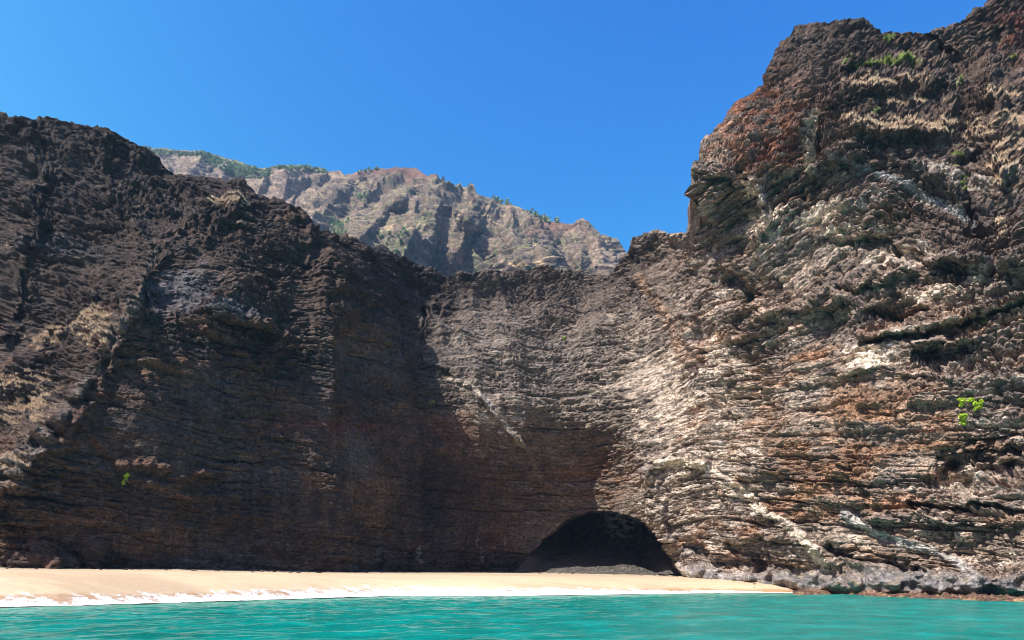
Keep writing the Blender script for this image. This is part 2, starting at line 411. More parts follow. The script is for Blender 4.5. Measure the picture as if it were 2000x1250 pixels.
cr2 = crev(n3(Q, (9, 9, 1.25), 20), .10) * ss(n3(Q, (5, 5, 2), 24), -.25, .3)
cr3 = crev(n3(Pf32, (4.2, 4.2, 4.0), 25), .06) * ss(n3(Pf32, 7., 26), -.1, .4)
clk = billow(Pf32, 3.4, 2, 12); clk2 = billow(Pf32, 1.3, 2, 13)
wob3 = np.stack([n3(Pf32, 2.2, 21), n3(Pf32, 2.2, 22), n3(Pf32, 2.2, 23)], -1)
wv, we = worley(Q + wob3 * .9, (3.4, 3.4, 1.25))
wv2, we2 = worley(Pf32 + wob3 * .5, (1.25, 1.25, .95), 3)
pock = ss(n3(Pf32, (2.2, 2.2, 1.5), 30), .22, .50)
pock2 = ss(n3(Pf32, (.95, .95, .75), 32), .20, .48)
knob = np.clip(n3(Q, (3.2, 3.2, 1.3), 31) - .25, 0, 1)
fine = fbm(Q, (1.3, 1.3, .6), 2, 15)
roughA = (1 - .48 * smoothw) * (1 - .75 * apron) * (1 - .35 * inF)
crag = billow(Pf32, (9, 9, 7), 3, 35); patch = ss(n3(Pf32, 12., 36), -.4, .5)
dykem = np.maximum.reduce([stroke(Uf, Vf, p_, 16)[0] for p_ in (
    [(1370,905),(1440,954),(1500,1002),(1560,1038),(1592,1077),(1612,1114)], [(1640,1002),(1700,1040),(1770,1060),(1800,1072),(1850,1092),(1920,1135)],
    [(880,737),(920,760),(955,790),(990,835),(1030,880)])])
butt = (.3 - np.abs(n3(Pf32, (24, 24, 60), 160))) * 6.5 + (.3 - np.abs(n3(Pf32, (9, 9, 26), 161))) * 2.2
disp = butt * (1 - right) * (1 - inF) * (1 - .6 * ss(Uf, 900, 1150)) + 2.0 * big * (1 - .5 * smoothw) + 1.5 * mid * roughA
disp += 4.2 * (1 - .8 * apron) * (crag - .27) * (.25 + .75 * roughA) * np.clip(.26 + .74 * clink + .22 * right, 0, 1)
LA, LC, LF, LK = layers(4.6, 20., 60); MA, MC, MF, MK = layers(1.9, 9., 70); SA, SC_, SF, SK = layers(.95, 5., 80)
lw = roughA * (1 - .5 * clink) * (.62 + .45 * right)
rest = (1.9 * LA - 2.1 * LC + .35 * np.sin(np.pi * LF) + 1.0 * MA - 1.0 * MC + .25 * np.sin(np.pi * MF) + .45 * SA - .45 * SC_) * lw
def joints(K, w_, seed): return crev(n3(np.stack([(Pf[:, 0] + .4 * Pf[:, 1]) / w_, Pf[:, 1] / w_, K * 6.13], -1), 1., seed), .10) * ss(n3(Pf32, 8., seed + 1), -.3, .3)
blk, ble = worley(np.stack([Pf[:, 0] + .8 * wob3[:, 0] * .5, Pf[:, 1], MK * 3.0 + .3 * wob3[:, 2]], -1), (2.6, 2.6, 1.4), 5)
rest -= (1.1 * joints(LK, 4.2, 150) + .9 * joints(MK, 2.3, 152) + .45 * joints(SK, 1.4, 154)) * lw * (.5 + .5 * right)
rest += (.55 * (blk - .5) - .5 * (1 - ss(ble, 0, .14))) * lw * (.35 + .65 * right)
rest += .25 * ledge_s * roughA * (1 - .45 * clink) * (.55 + .65 * right)
rest += (1.2 * (clk - .25) * (.4 + .9 * patch) + .9 * (clk2 - .25)) * roughA * (.2 + .65 * clink)
rest += (.7 * (wv - .5) + .6 * np.clip(we, 0, .30)) * roughA * (1 - .4 * clink) * (.45 + .55 * right)
rest += (.34 * (wv2 - .5) + .40 * np.clip(we2, 0, .4)) * (.35 + .65 * roughA) * (.45 + .35 * patch)
rest -= (.7 * cr1 + .5 * cr2) * roughA * (1 - .6 * clink) * (.6 + .5 * right)
rest -= .8 * cr3 * roughA * (.4 + .6 * right)
rest -= 1.2 * pock * roughA * (.3 + .7 * patch) * (.4 + .6 * np.maximum(right, clink)) + .45 * pock2 * (.3 + .7 * roughA)
rest += 2.0 * knob * (1 - .75 * right)
rest += .35 * fine * (.5 + .5 * roughA)
zone = .50 + .72 * ss(n3(Pf32, (24, 24, 15), 170) + .4 * n3(Pf32, (8, 8, 6), 171), -.45, .5)
rest *= zone * (1 - .6 * apron)
topm = np.concatenate([np.repeat(ss(tt, .955, 1.), len(us)), np.ones(NB_ * len(us))])
disp *= 1 - .35 * topm
disp += rest * (1 - .65 * dykem) * (1 - .45 * topm)
disp *= (1 - .5 * inF)
Pd = Pf + Nf * disp[:, None]
Pd3 = Pd.reshape(NRx, len(us), 3)
Nd = normals(Pd3).reshape(-1, 3)
if Nd[NR // 3 * len(us) + 400, 1] > 0: Nd = -Nd

# ---- colours of the rock, light and shade painted in at the cave and left ridge
C_dark = lin(80, 66, 57); C_black = lin(52, 47, 46); C_brown = lin(134, 112, 93); C_rust = lin(168, 114, 78); C_grey = lin(138, 130, 122)
C_tan = lin(190, 162, 132); C_white = lin(222, 214, 204); C_red = lin(110, 62, 52); C_straw = lin(178, 152, 122); C_green = lin(120, 140, 50)
C_blue = lin(118, 126, 134); C_umber = lin(94, 68, 52)
def mixc(c, k, m): m = np.clip(m, 0, 1)[:, None]; return c * (1 - m) + k * m
nL = n3(Pf32, (30, 30, 14), 40); nM = fbm(Q, (14, 14, 4), 3, 41); nS = fbm(Q, (4, 4, 1.6), 3, 42); nT = fbm(Pf32, (3, 3, 2.2), 2, 43)
nV = fbm(Pf32, (2.2, 2.2, 12), 3, 47)
col = np.tile(C_dark, (len(Pf), 1))
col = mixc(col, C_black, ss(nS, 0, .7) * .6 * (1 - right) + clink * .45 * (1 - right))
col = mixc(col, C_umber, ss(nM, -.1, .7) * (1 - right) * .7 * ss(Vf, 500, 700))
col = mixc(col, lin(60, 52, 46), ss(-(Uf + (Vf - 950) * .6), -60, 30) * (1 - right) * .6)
lw_ = (1 - right) * ss(Vf, 560, 680)
mL = fbm(Pf32, (34, 34, 22), 3, 140); mR = fbm(Pf32, (26, 26, 12), 3, 141); st_ = fbm(Pf32, (2.4, 2.4, 16), 3, 142)
col = mixc(col, lin(98, 92, 88), lw_ * ss(mL + .35 * st_, .1, .8) * .75)
col = mixc(col, lin(112, 84, 64), lw_ * ss(mR + .3 * st_, .15, .7) * .6)
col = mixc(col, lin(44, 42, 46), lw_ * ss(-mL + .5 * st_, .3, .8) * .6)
cen = ss(Uf - (Vf - 600) * .5, 740, 860) * (1 - ss(Uf, 1300, 1420))
col = mixc(col, lin(122, 110, 98), cen * .85); col = mixc(col, C_grey, cen * ss(nS, .0, .8) * .5)
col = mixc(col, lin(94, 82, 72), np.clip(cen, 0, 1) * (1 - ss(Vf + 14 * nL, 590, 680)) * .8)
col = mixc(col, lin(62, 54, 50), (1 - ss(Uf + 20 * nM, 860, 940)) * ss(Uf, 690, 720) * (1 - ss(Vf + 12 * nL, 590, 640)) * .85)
# right headland browns
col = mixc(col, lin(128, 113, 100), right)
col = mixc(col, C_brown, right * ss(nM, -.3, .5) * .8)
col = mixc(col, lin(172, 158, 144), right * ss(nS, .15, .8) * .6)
col = mixc(col, lin(78, 64, 55), right * np.clip(clink + ss(Uf, 1640, 1780) * (1 - ss(Vf, 420, 640)) * .8, 0, 1) * .85)
col = mixc(col, C_rust, right * ss(nM + nL * .6, .05, .7) * ss(Vf, 560, 700) * (1 - ss(Uf, 1850, 1980)) * .42)
col = mixc(col, lin(126, 78, 52), right * np.clip(blob(Uf, Vf, 1480, 250, 90, 120, -50) * 1.3, 0, 1) * ss(nT, -.5, .4) * .8)
col = mixc(col, lin(70, 62, 58), right * np.clip(blob(Uf, Vf, 1740, 330, 160, 60) + blob(Uf, Vf, 1650, 90, 110, 60) + blob(Uf, Vf, 1900, 470, 90, 110), 0, 1) * .55)
col = mixc(col, C_red, np.clip(blob(Uf, Vf, 1980, 55, 50, 50) + .7 * blob(Uf, Vf, 1560, 260, 30, 30), 0, 1) * ss(nT, -.4, .3) * .7)
col = mixc(col, C_red, np.clip(blob(Uf, Vf, 650, 830, 110, 20) + .5 * blob(Uf, Vf, 930, 850, 120, 30), 0, 1) * .55)
band = n3(np.stack([Pf[:, 0] / 40, Pf[:, 1] / 40, LK * 3.3], -1), 1., 44); band2 = n3(np.stack([Pf[:, 0] / 16, Pf[:, 1] / 16, MK * 2.9], -1), 1., 45)
col *= (1 + .30 * band + .26 * band2)[:, None]
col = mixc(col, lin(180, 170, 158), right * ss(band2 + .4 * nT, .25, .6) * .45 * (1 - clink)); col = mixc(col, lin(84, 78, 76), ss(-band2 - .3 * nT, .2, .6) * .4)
col = mixc(col, lin(138, 104, 78), right * np.clip(blob(Uf, Vf, 1660, 850, 210, 130, 10) * 1.3, 0, 1) * ss(nM + .5 * nT, -.6, .4) * .7)
strip = ss(Uf + .15 * (Vf - 800) + 14 * nM, 1215, 1290) * (1 - ss(Uf - .25 * (Vf - 800) + 14 * nL, 1370, 1500)) * ss(Vf, 560, 700)
col = mixc(col, lin(190, 180, 168), strip * ss(nS + .4 * nT + .3 * nM, -.5, .5) * .4)
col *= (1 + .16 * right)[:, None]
# pale bands and patches
pale = [(1690,700,95,26,-14,1.),(1500,440,50,60,0,.7),(1470,375,40,30,40,.75),(1600,420,90,35,-35,.8),(1640,470,60,40,-30,.6),(1760,500,90,26,-10,.6),
        (1830,565,120,18,-12,.65),(1400,700,45,60,0,.65),(1250,740,110,60,0,.5),(1320,830,90,60,0,.5),(1240,640,60,40,0,.4),(1310,470,60,24,0,.35),
        (1480,890,26,30,0,.9),(1440,940,60,60,20,.4),(1790,640,90,10,-12,.6),(1560,740,40,16,0,.5),(1500,610,60,12,-10,.5),(1880,930,60,30,-20,.65),
        (1800,900,50,30,0,.4),(1330,905,50,12,0,.8),(960,820,40,24,10,.55),(1330,985,70,70,0,.28),(1720,560,80,14,-20,.5),(1660,590,50,16,0,.3),(1550,530,50,40,-40,.45),
        (1300,760,70,90,0,.5),(1390,860,70,120,0,.5),(1450,780,90,60,-10,.35),(1580,820,60,40,0,.3),(1640,1060,90,30,0,.4),(1700,480,80,50,0,.4),(1870,1060,120,40,5,.3)]
for x, y, a, b, r, s in pale:
    m = blob(Uf, Vf, x, y, a, b, r)
    col = mixc(col, lin(216, 200, 180) if s > .55 else lin(190, 172, 152), ss(m + nS * .45 + nT * .35, .35, .95) * ss(m, .12, .4) * s)
for x, y, a, b, r, s in ((360,570,80,60,-20,.30),(470,610,70,16,10,.35),(120,480,80,30,0,.18),(420,760,60,60,0,.14),(700,700,100,80,0,.12),(480,900,140,60,20,.12)):
    col = mixc(col, C_blue, ss(blob(Uf, Vf, x, y, a, b, r) + nV * .35, .3, .9) * s)
# brown wall above the arch and the rusty underside
col = mixc(col, lin(120, 86, 62), np.clip(blob(Uf, Vf, 1160, 930, 100, 60) * 1.2, 0, 1) * ss(nM, -.6, .3) * .75)
col = mixc(col, lin(92, 66, 54), np.clip(blob(Uf, Vf, 1000, 950, 120, 110), 0, 1) * .5)
# drip streaks near the foot
col = mixc(col, lin(150, 146, 144), ss(nV, .55, .9) * (1 - right) * ss(Vf, 1020, 1060) * ss(Uf, 600, 760) * (1 - ss(Uf, 980, 1010)) * .6)
# dykes, and a paler line for the sunlit ridge crest
def dyke(pts, wd, k, s):
    global col
    m, _, d = stroke(Uf + 3.0 * nT + 3.0 * nS, Vf + 3.0 * nT, pts, wd * .85)
    col = mixc(col, k, ss(m + nT * .35 + nS * .35, .12, .7) * ss(m, 0, .25) * s)
dyke([(1370,905),(1440,954),(1500,1002),(1560,1038),(1592,1077),(1612,1114)], 17, lin(205, 190, 170), .85)
dyke([(1290,907),(1330,902),(1375,907)], 20, lin(205, 192, 168), .7)
dyke([(1640,1002),(1700,1040),(1770,1060),(1800,1072),(1850,1092),(1920,1135)], 17, lin(176, 172, 166), .75)
dyke([(1590,215),(1580,270),(1582,330)], 24, lin(196, 184, 166), .8)
dyke([(1620,305),(1660,315),(1700,330),(1760,350),(1800,370),(1850,400),(1900,425)], 11, lin(150, 150, 150), .7)
dyke([(1380,770),(1400,840),(1425,960),(1450,1010)], 16, lin(176, 164, 152), .5)
dyke([(880,737),(920,760),(955,790),(990,835),(1030,880)], 11, lin(170, 158, 142), .75)
dyke([(1030,880),(1060,935),(1110,985)], 14, lin(140, 118, 96), .5)
dyke([(298,480),(284,560),(250,620),(200,700),(140,790),(60,890),(0,950)], 20, lin(118, 108, 98), .45)  # no dyke: sunlit edge of the left ridge, painted paler
dyke([(1255,545),(1290,600),(1330,700)], 18, lin(178, 140, 108), .35)
# grey worn apron at the waterline, rusty weed below
col = mixc(col, lin(124, 122, 120), apron * .85)
col = mixc(col, lin(150, 126, 84), apron * ss(nT, .1, .7) * .45)
col = mixc(col, lin(120, 84, 68), right * (1 - ss(Pf[:, 2], .6, 1.6)) * .8)
# cave: interior shade painted dark over rock and sandy floor, moss at the top of the slope
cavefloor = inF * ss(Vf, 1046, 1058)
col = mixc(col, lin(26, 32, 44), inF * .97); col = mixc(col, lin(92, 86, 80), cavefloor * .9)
col = mixc(col, lin(70, 110, 40), inF * np.clip(blob(Uf, Vf, 1225, 1052, 70, 12) * 1.4 + blob(Uf, Vf, 1130, 1055, 40, 26) * .7, 0, 1) * ss(nT, -.4, .2) * .9)
col = mixc(col, lin(190, 200, 206), inF * ss(nV, -.15, .3) * np.clip(blob(Uf, Vf, 1216, 1024, 30, 28) * 1.5, 0, 1))  # pale patch paints the faint light on the cave's back wall
# dry grass and green growth where there is a ledge to hold it
upf = ss(Nd[:, 2], .30, .62)
gz = np.zeros(len(Pf))
for x, y, a, b, s in ((50,780,110,90,.50),(90,650,90,40,.5),(20,900,70,50,.42),(0,480,80,40,.28),(190,640,50,50,.6),(450,405,50,12,.8),(470,450,20,10,.5),
                      (1740,165,80,12,.9),(1740,236,110,13,1.),(1860,240,70,20,1.),(1965,262,60,40,.8),(1790,200,90,10,.6),(1960,180,50,14,.6),(1500,240,50,24,.3),
                      (1960,330,60,50,.6),(1000,620,120,20,.25),(1690,160,60,20,.6),(1950,430,60,80,.35)):
    gz = np.maximum(gz, blob(Uf, Vf, x, y, a, b) * s)
grassm = ss(gz * (.25 + 1.1 * upf) + nT * .25 + nS * .2, .44, .68)
col = mixc(col, C_straw, grassm * .9)
gg = np.maximum.reduce([blob(Uf, Vf, 1735, 128, 95, 7) * 1.2, blob(Uf, Vf, 1875, 290, 22, 70) * .75, blob(Uf, Vf, 1980, 100, 40, 30) * .55, blob(Uf, Vf, 1730, 80, 26, 8) * .9, blob(Uf, Vf, 1860, 170, 20, 20) * .6])
greenm = ss(gg + nT * .35 + nS * .25, .62, .82)
col = mixc(col, C_green, greenm * .8)
col *= (1 + .16 * nT + .12 * nS)[:, None]
col = np.clip(col, .012, .85)

F4 = grid_faces(NRx, len(us))
# faces seen from the front must face the camera
fu = Uf[F4].mean(1); fv = Vf[F4].mean(1); fin = inF[F4].mean(1)
bl = ax(fv, [(y, x) for x, y in wall_edge]); br = ax(fv, [(y, x) for x, y in side_edge])
rock = rock_mat('rock', 1.0, .9, .5)
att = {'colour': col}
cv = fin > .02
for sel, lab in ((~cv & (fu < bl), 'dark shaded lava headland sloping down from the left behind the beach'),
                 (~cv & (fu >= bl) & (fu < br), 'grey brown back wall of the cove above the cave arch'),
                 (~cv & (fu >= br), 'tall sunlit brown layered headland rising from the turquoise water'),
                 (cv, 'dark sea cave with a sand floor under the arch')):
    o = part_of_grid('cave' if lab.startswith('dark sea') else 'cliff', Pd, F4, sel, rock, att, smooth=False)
    tag(o, lab, 'cave' if lab.startswith('dark sea') else 'cliff', None, 'structure')

def on_cliff(u, v):
    """surface point shown at photograph pixel (u, v)"""
    i = np.argmin(np.abs(us - u)); lo = max(0, i - 8); P_ = Pd3[:NR, lo:i + 9]
    uu = 1000 + P_[..., 0] / P_[..., 1] * F; vv = H0 - (P_[..., 2] - CZ) / P_[..., 1] * F
    k = np.argmin((uu - u) ** 2 + (vv - v) ** 2 + P_[..., 1] * .02); return P_.reshape(-1, 3)[k].copy()

# ------------------------------------------------------------------ the mountain beyond
mt_sky = [(120, 262), (245, 277), (270, 285), (330, 293), (400, 297), (450, 312), (510, 330), (525, 331), (545, 324), (600, 325), (640, 333), (690, 340), (730, 333),
          (785, 327), (820, 332), (836, 343), (845, 338), (856, 343), (862, 348), (866, 342), (870, 350), (890, 362), (898, 356), (906, 368), (914, 366), (920, 354), (926, 366), (935, 380), (960, 388),
          (1010, 404), (1060, 430), (1105, 441), (1120, 438), (1126, 432), (1138, 429), (1148, 434), (1158, 449), (1190, 470), (1215, 487), (1232, 496), (1300, 560), (1400, 620)]
mctrl = [(120,262,1500),(400,297,1450),(640,333,1400),(785,327,1350),(900,360,1300),(1010,404,1280),(1135,431,1200),(1230,495,1200),(1400,620,1200),
         (120,500,1150),(400,450,1150),(600,450,1060),(700,480,1000),(800,480,1000),(875,530,1010),(950,480,990),(1050,520,950),(1180,530,1020),(1000,640,850),(600,640,850),(1300,640,950),(300,700,800)]
mu = np.arange(120, 1400, 1.35); MR = 330
mx, my = np.array(mt_sky, float).T
mtop = np.interp(mu, mx, my)
q = np.stack([mu, mu * 0, mu * 0], -1)
mtop = mtop + 1.0 * n3(q, 14., 2) + .9 * n3(q, 6., 4)
mb = 640.0
tm = np.linspace(0, 1, MR)[:, None]
MU = np.broadcast_to(mu, (MR, len(mu))).copy(); MV = mb + (mtop - mb) * tm
MD = rbf(mctrl, MU, MV, 40)
_q = np.stack([MU.ravel(), MV.ravel(), MU.ravel() * 0], -1)
MUW = MU + 2.2 * fbm(_q, 20., 3, 90).reshape(MU.shape); MVW = MV + 1.6 * fbm(_q, 20., 3, 94).reshape(MU.shape)
def spur(pts, wd, amp, pw=1.0):
    global MD
    _, side, d = stroke(MUW, MVW, pts, wd * 1.1); MD -= amp * np.clip(1 - d / (wd * 1.1), 0, 1) ** pw
spur([(853,345),(834,400),(820,435),(791,490),(780,520)], 52, 130)
spur([(781,388),(752,417),(693,475),(670,510)], 34, 80)
spur([(712,398),(683,466),(670,500)], 26, 60)
spur([(785,330),(760,370),(790,390)], 30, 30)
for k_ in range(0):     # minor ribs running down to the lower left
    x_ = 610 + 36 * k_ + 9 * math.sin(k_ * 2.3); y_ = np.interp(x_, mx, my) + 16 + 26 * (0.5 + .5 * math.sin(k_ * 1.7)); l_ = 70 + 30 * math.sin(k_ * 3.1)
    spur([(x_, y_), (x_ - .22 * l_, y_ + .45 * l_), (x_ - .5 * l_, y_ + l_)], 13, 26)
for pts_, w_, a_ in (([(820,345),(790,385),(765,400)],16,40), ([(745,345),(715,385),(700,395)],16,35), ([(660,350),(640,385),(610,400)],14,30), ([(870,372),(850,420),(836,470),(832,520)],20,50),
    ([(935,385),(915,440),(890,500),(870,540)],18,34), ([(960,400),(990,440),(1015,490),(1030,540)],18,22), ([(1000,412),(1040,450),(1070,490)],14,20), ([(1075,440),(1105,470),(1130,520)],14,26),
    ([(1110,452),(1130,490),(1135,530)],16,40), ([(450,330),(430,352),(415,360)],12,30), ([(520,345),(505,372)],12,25), ([(600,345),(580,372),(570,395)],13,35), ([(1185,475),(1205,510)],12,30),
    ([(770,440),(740,480),(728,510)],14,30), ([(810,400),(800,430),(775,460)],14,30)):
    spur(pts_, w_, a_)
spur([(905,358),(925,400),(900,440),(880,500)], 34, 50); spur([(885,395),(905,420),(925,440)], 20, 60)
spur([(925,400),(960,428),(1000,470),(1030,520)], 60, 80)
spur([(1010,430),(1050,480),(1062,530)], 44, 60); spur([(1062,500),(1075,530)], 14, 30)
spur([(1138,432),(1158,470),(1172,505),(1192,540)], 34, 95); spur([(1160,450),(1200,490),(1220,520)], 20, 25)
spur([(697,345),(660,385),(615,425),(600,450)], 34, 80); spur([(563,352),(550,383),(530,410)], 30, 80); spur([(640,335),(610,370),(600,400)], 22, 40)
spur([(395,300),(377,337),(360,360)], 34, 70); spur([(480,325),(500,360),(470,390)], 26, 45); spur([(300,292),(330,330)], 30, 40)

MP = world(MU, MV, MD)
bk = []
for k in range(1, 9):
    p = MP[-1].copy(); dd = 12.0 * k ** 1.5; p[:, 1] += dd; p[:, 0] *= 1 + dd / p[:, 1]; p[:, 2] -= .25 * dd; bk.append(p)
MP = np.concatenate([MP, np.array(bk)], 0); MRx = MR + 8
MUx = np.concatenate([MU, np.repeat(MU[-1:], 8, 0)]).ravel(); MVx = np.concatenate([MV, np.repeat(MV[-1:], 8, 0)]).ravel()
MN = normals(MP)
MN = box(box(MN, 6, 0), 8, 1)
MN /= np.linalg.norm(MN, axis=-1)[..., None]
if MN[100, 300, 1] > 0: MN = -MN
mp = MP.reshape(-1, 3); mn = MN.reshape(-1, 3)
ms = mp[:, 2] + 8 * n3(mp, 180., 3) + .03 * mp[:, 0]
mq = np.stack([mp[:, 0], mp[:, 1], ms], -1)
lean = .62 * np.interp(MUx, [120, 930, 1060, 1400], [-1, -1, .9, .9])
mr = np.stack([mp[:, 0] + lean * (mp[:, 2] - 400) , mp[:, 1] * .10, mp[:, 2] * .13], -1)
wq = mr + 6 * np.stack([n3(mp, 40., 50), n3(mp, 40., 51), n3(mp, 40., 52)], -1)
rib = .34 - np.abs(n3(wq, 62., 53)); rib2 = .34 - np.abs(n3(wq, 25., 54))
md = (30 * rib + 12 * rib2) * (.45 + .55 * ss(n3(mp, 150., 60), -.5, .3)) + 4.0 * n3(mq, (160, 160, 13), 5) + 3.4 * n3(mq, (60, 60, 6), 6) + 3.0 * n3(mq, (26, 26, 3.4), 9) + 2.0 * fbm(mp, 8., 2, 8) - 3.5 * crev(n3(mq, (90, 90, 10), 15), .09)
topf = np.clip(1 - ss(np.concatenate([np.broadcast_to(tm, MU.shape), np.ones((8, len(mu)))]).ravel(), .93, 1), .3, 1)
mpd = mp + mn * (md * topf)[:, None]
mnd = normals(mpd.reshape(MP.shape)).reshape(-1, 3)
if mnd[100 * len(mu) + 300, 1] > 0: mnd = -mnd
a1 = fbm(mp, (60, 60, 40), 3, 11); a2 = fbm(mq, (50, 50, 7), 3, 12); a3 = fbm(mp, 14., 2, 13)
mc = np.tile(lin(112, 98, 84), (len(mp), 1))
mc = mixc(mc, lin(74, 68, 66), ss(a2, -.1, .5) * .8)
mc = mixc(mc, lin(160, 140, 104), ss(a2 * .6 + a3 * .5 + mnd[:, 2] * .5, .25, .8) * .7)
mc = mixc(mc, lin(92, 100, 62), ss(a1 + a3 * .3, .1, .6) * .6 * ss(mp[:, 0], -330, -100))
mc = mixc(mc, lin(100, 66, 60), np.clip(blob(MUx, MVx, 770, 338, 90, 14) * 1.3 + blob(MUx, MVx, 1085, 450, 70, 14) * .9 + .7 * blob(MUx, MVx, 900, 500, 16, 30), 0, 1) * .8)
mc = mixc(mc, lin(74, 96, 52), np.clip(np.maximum.reduce([blob(MUx, MVx, 450, 322, 90, 14, 18) * 1.3, blob(MUx, MVx, 590, 328, 55, 6) * 1.3, blob(MUx, MVx, 320, 292, 60, 6), blob(MUx, MVx, 765, 480, 40, 36) * .6, blob(MUx, MVx, 660, 450, 30, 20) * .7, blob(MUx, MVx, 1050, 425, 30, 5)]) + a3 * .25 - .3, 0, .6) * 1.6)
mc = mixc(mc, lin(190, 160, 118), ss(blob(MUx, MVx, 1035, 520, 36, 6) + a3 * .25, .45, .8) * .8)
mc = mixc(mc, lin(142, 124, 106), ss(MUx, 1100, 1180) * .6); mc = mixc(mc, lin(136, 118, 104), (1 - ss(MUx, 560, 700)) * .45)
mc = mixc(mc, lin(64, 60, 56), crev(n3(mq, (90, 90, 7), 31), .16) * ss(a1, -.5, .3) * .6)
mc = mixc(mc, lin(84, 96, 60), ss(fbm(mp, 6., 2, 33), .35, .6) * .6)
mc *= (1.15 + .25 * a3)[:, None]; mc = np.clip(mc, .02, .8)
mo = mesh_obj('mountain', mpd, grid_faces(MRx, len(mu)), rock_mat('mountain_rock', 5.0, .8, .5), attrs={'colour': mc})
tag(mo, 'distant ridged mountain beyond the cove with green patches on its crest', 'mountain', None, 'structure')
MPD = mpd.reshape(MP.shape)

# ------------------------------------------------------------------ beach, water, foam
shore = np.array([(-900, -100), (-420, 15), (-180, 50), (-100, 68), (-61.5, 85.5), (-50, 99), (-40, 111), (-24, 131), (-12, 131), (0, 131), (16, 139), (31.6, 146), (44, 151), (54, 150), (60, 149), (72, 165), (120, 260)], float)
# smooth it
for _ in range(2):
    a = shore[:-1] * .75 + shore[1:] * .25; b = shore[:-1] * .25 + shore[1:] * .75
    shore = np.concatenate([shore[:1], np.stack([a, b], 1).reshape(-1, 2), shore[-1:]])
def shore_d(X, Y):
    """distance from the waterline, positive on land"""
    best = np.full(X.shape, 1e9); sg = np.ones(X.shape)
    for (x0, y0), (x1, y1) in zip(shore[:-1], shore[1:]):
        dx, dy = x1 - x0, y1 - y0; L = dx * dx + dy * dy
        t = np.clip(((X - x0) * dx + (Y - y0) * dy) / L, 0, 1); ex = X - x0 - t * dx; ey = Y - y0 - t * dy
        d = np.hypot(ex, ey); m = d < best; best = np.where(m, d, best); sg = np.where(m, np.where(dx * ey - dy * ex > 0, 1.0, -1.0), sg)
    return best * sg
def sand_z(X, Y, d=None):
    if d is None: d = shore_d(X, Y)
    cap = np.interp(X, [-120, -60, -20, 20, 45, 70], [4.9, 4.8, 4.05, 3.7, 3.3, 2.2])
    q = np.stack([X.ravel(), Y.ravel(), X.ravel() * 0], -1)
    n = (n3(q, 14., 50) * .16 + n3(q, 4., 51) * .05).reshape(X.shape)
    z = np.where(d < 0, d * .10, cap * (1 - np.exp(-np.maximum(d, 0) / 7.5)) + .012 * np.maximum(d - 12, 0))
    return z + n * ss(d, 1, 12)
def big_grid(xs, ys): X, Y = np.meshgrid(xs, ys); return X, Y
xs = np.concatenate([np.arange(-900, -110, 20.), np.arange(-110, 80, .55), np.arange(80, 300, 10.)]); ys = np.concatenate([np.arange(-200, 70, 15.), np.arange(70, 215, .55), np.arange(215, 330, 8.)])
X, Y = big_grid(xs, ys); d = shore_d(X, Y); Z = sand_z(X, Y, d)
n = NB('sand')
dn = n.new('Attribute', attribute_name='shore')
wob = n.math('MULTIPLY', n.math('SUBTRACT', n.noise(.22, 3), .5), 4.0)
ds = n.math('ADD', dn.outputs['Fac'], wob)
dr = n.math('MULTIPLY', ds, .1)
base = n.ramp(n.noise(.6, 6, .7, n.pos((.5, 1.4, 1))), [(.3, lin(178, 158, 126)), (.7, lin(196, 175, 142))])
base = n.mix(n.ramp(n.noise(.10, 3, .6, n.pos((.3, 1.3, 1))), [(.42, 0.), (.62, .75)]), base, lin(168, 144, 114))
wet = n.ramp(dr, [(.0, 1.), (.20, 1.), (.30, 0.), (1., 0.)])
c = n.mix(wet, base, lin(166, 134, 100))
back_ = n.ramp(n.math('MULTIPLY', ds, .02), [(.36, 0.), (.46, 1.)])
c = n.mix(n.math('MULTIPLY', back_, .7), c, lin(160, 144, 118))
n.link(c, n.b.inputs['Base Color']); n.link(n.ramp(wet, [(0., .95), (1., .42)]), n.b.inputs['Roughness'])
bp = n.new('Bump'); bp.inputs['Strength'].default_value = .55; bp.inputs['Distance'].default_value = .3
n.link(n.noise(1.4, 7, .72, n.pos((.7, 1.2, 1))), bp.inputs['Height']); n.link(bp.outputs[0], n.b.inputs['Normal'])
o = mesh_obj('beach', np.stack([X, Y, Z], -1).reshape(-1, 3), grid_faces(*X.shape), n.m, attrs={'shore': d.ravel()})
tag(o, 'pale golden sand beach below the cliffs', 'beach', None, 'structure')
bpy.data.objects['beach']  # the sand is one sheet under the whole cove

# seabed and sea
xs = np.concatenate([-np.geomspace(2000, 150, 30), np.arange(-150, 150, .38), np.geomspace(150, 2000, 30)])
ys = np.concatenate([-np.geomspace(2000, 30, 30), np.arange(-28, 36, 4.), np.arange(36, 175, .38), np.array([180., 190., 200.])])
X, Y = big_grid(xs, ys); d = shore_d(X, Y)
q = np.stack([X.ravel(), Y.ravel(), 0 * X.ravel()], -1)
a = np.deg2rad(20); qr = np.stack([q[:, 0] * math.cos(a) + q[:, 1] * math.sin(a), -q[:, 0] * math.sin(a) + q[:, 1] * math.cos(a), q[:, 2]], -1)
wv_ = .13 * n3(qr, (12, 7, 1), 60) + .12 * n3(qr, (4, 3, 1), 61) + .10 * (.4 - np.abs(n3(q, (2.2, 1.8, 1), 62))) + .05 * n3(q, (1.1, 1.0, 1), 63)
near = (np.abs(X) < 150) & (Y > 20)
wv_ = wv_.reshape(X.shape) * near
swell = .12 * np.exp(-((d + 4.5) / 1.6) ** 2) * (.5 + .5 * n3(np.stack([X.ravel() / 14, Y.ravel() / 14, 0 * X.ravel()], -1), 1., 66).reshape(X.shape))
Z = wv_ * (.3 + .7 * ss(-d, 0, 8)) + swell * near
n = NB('water')
dn = n.new('Attribute', attribute_name='shore'); ds = n.math('MULTIPLY', dn.outputs['Fac'], -.05)
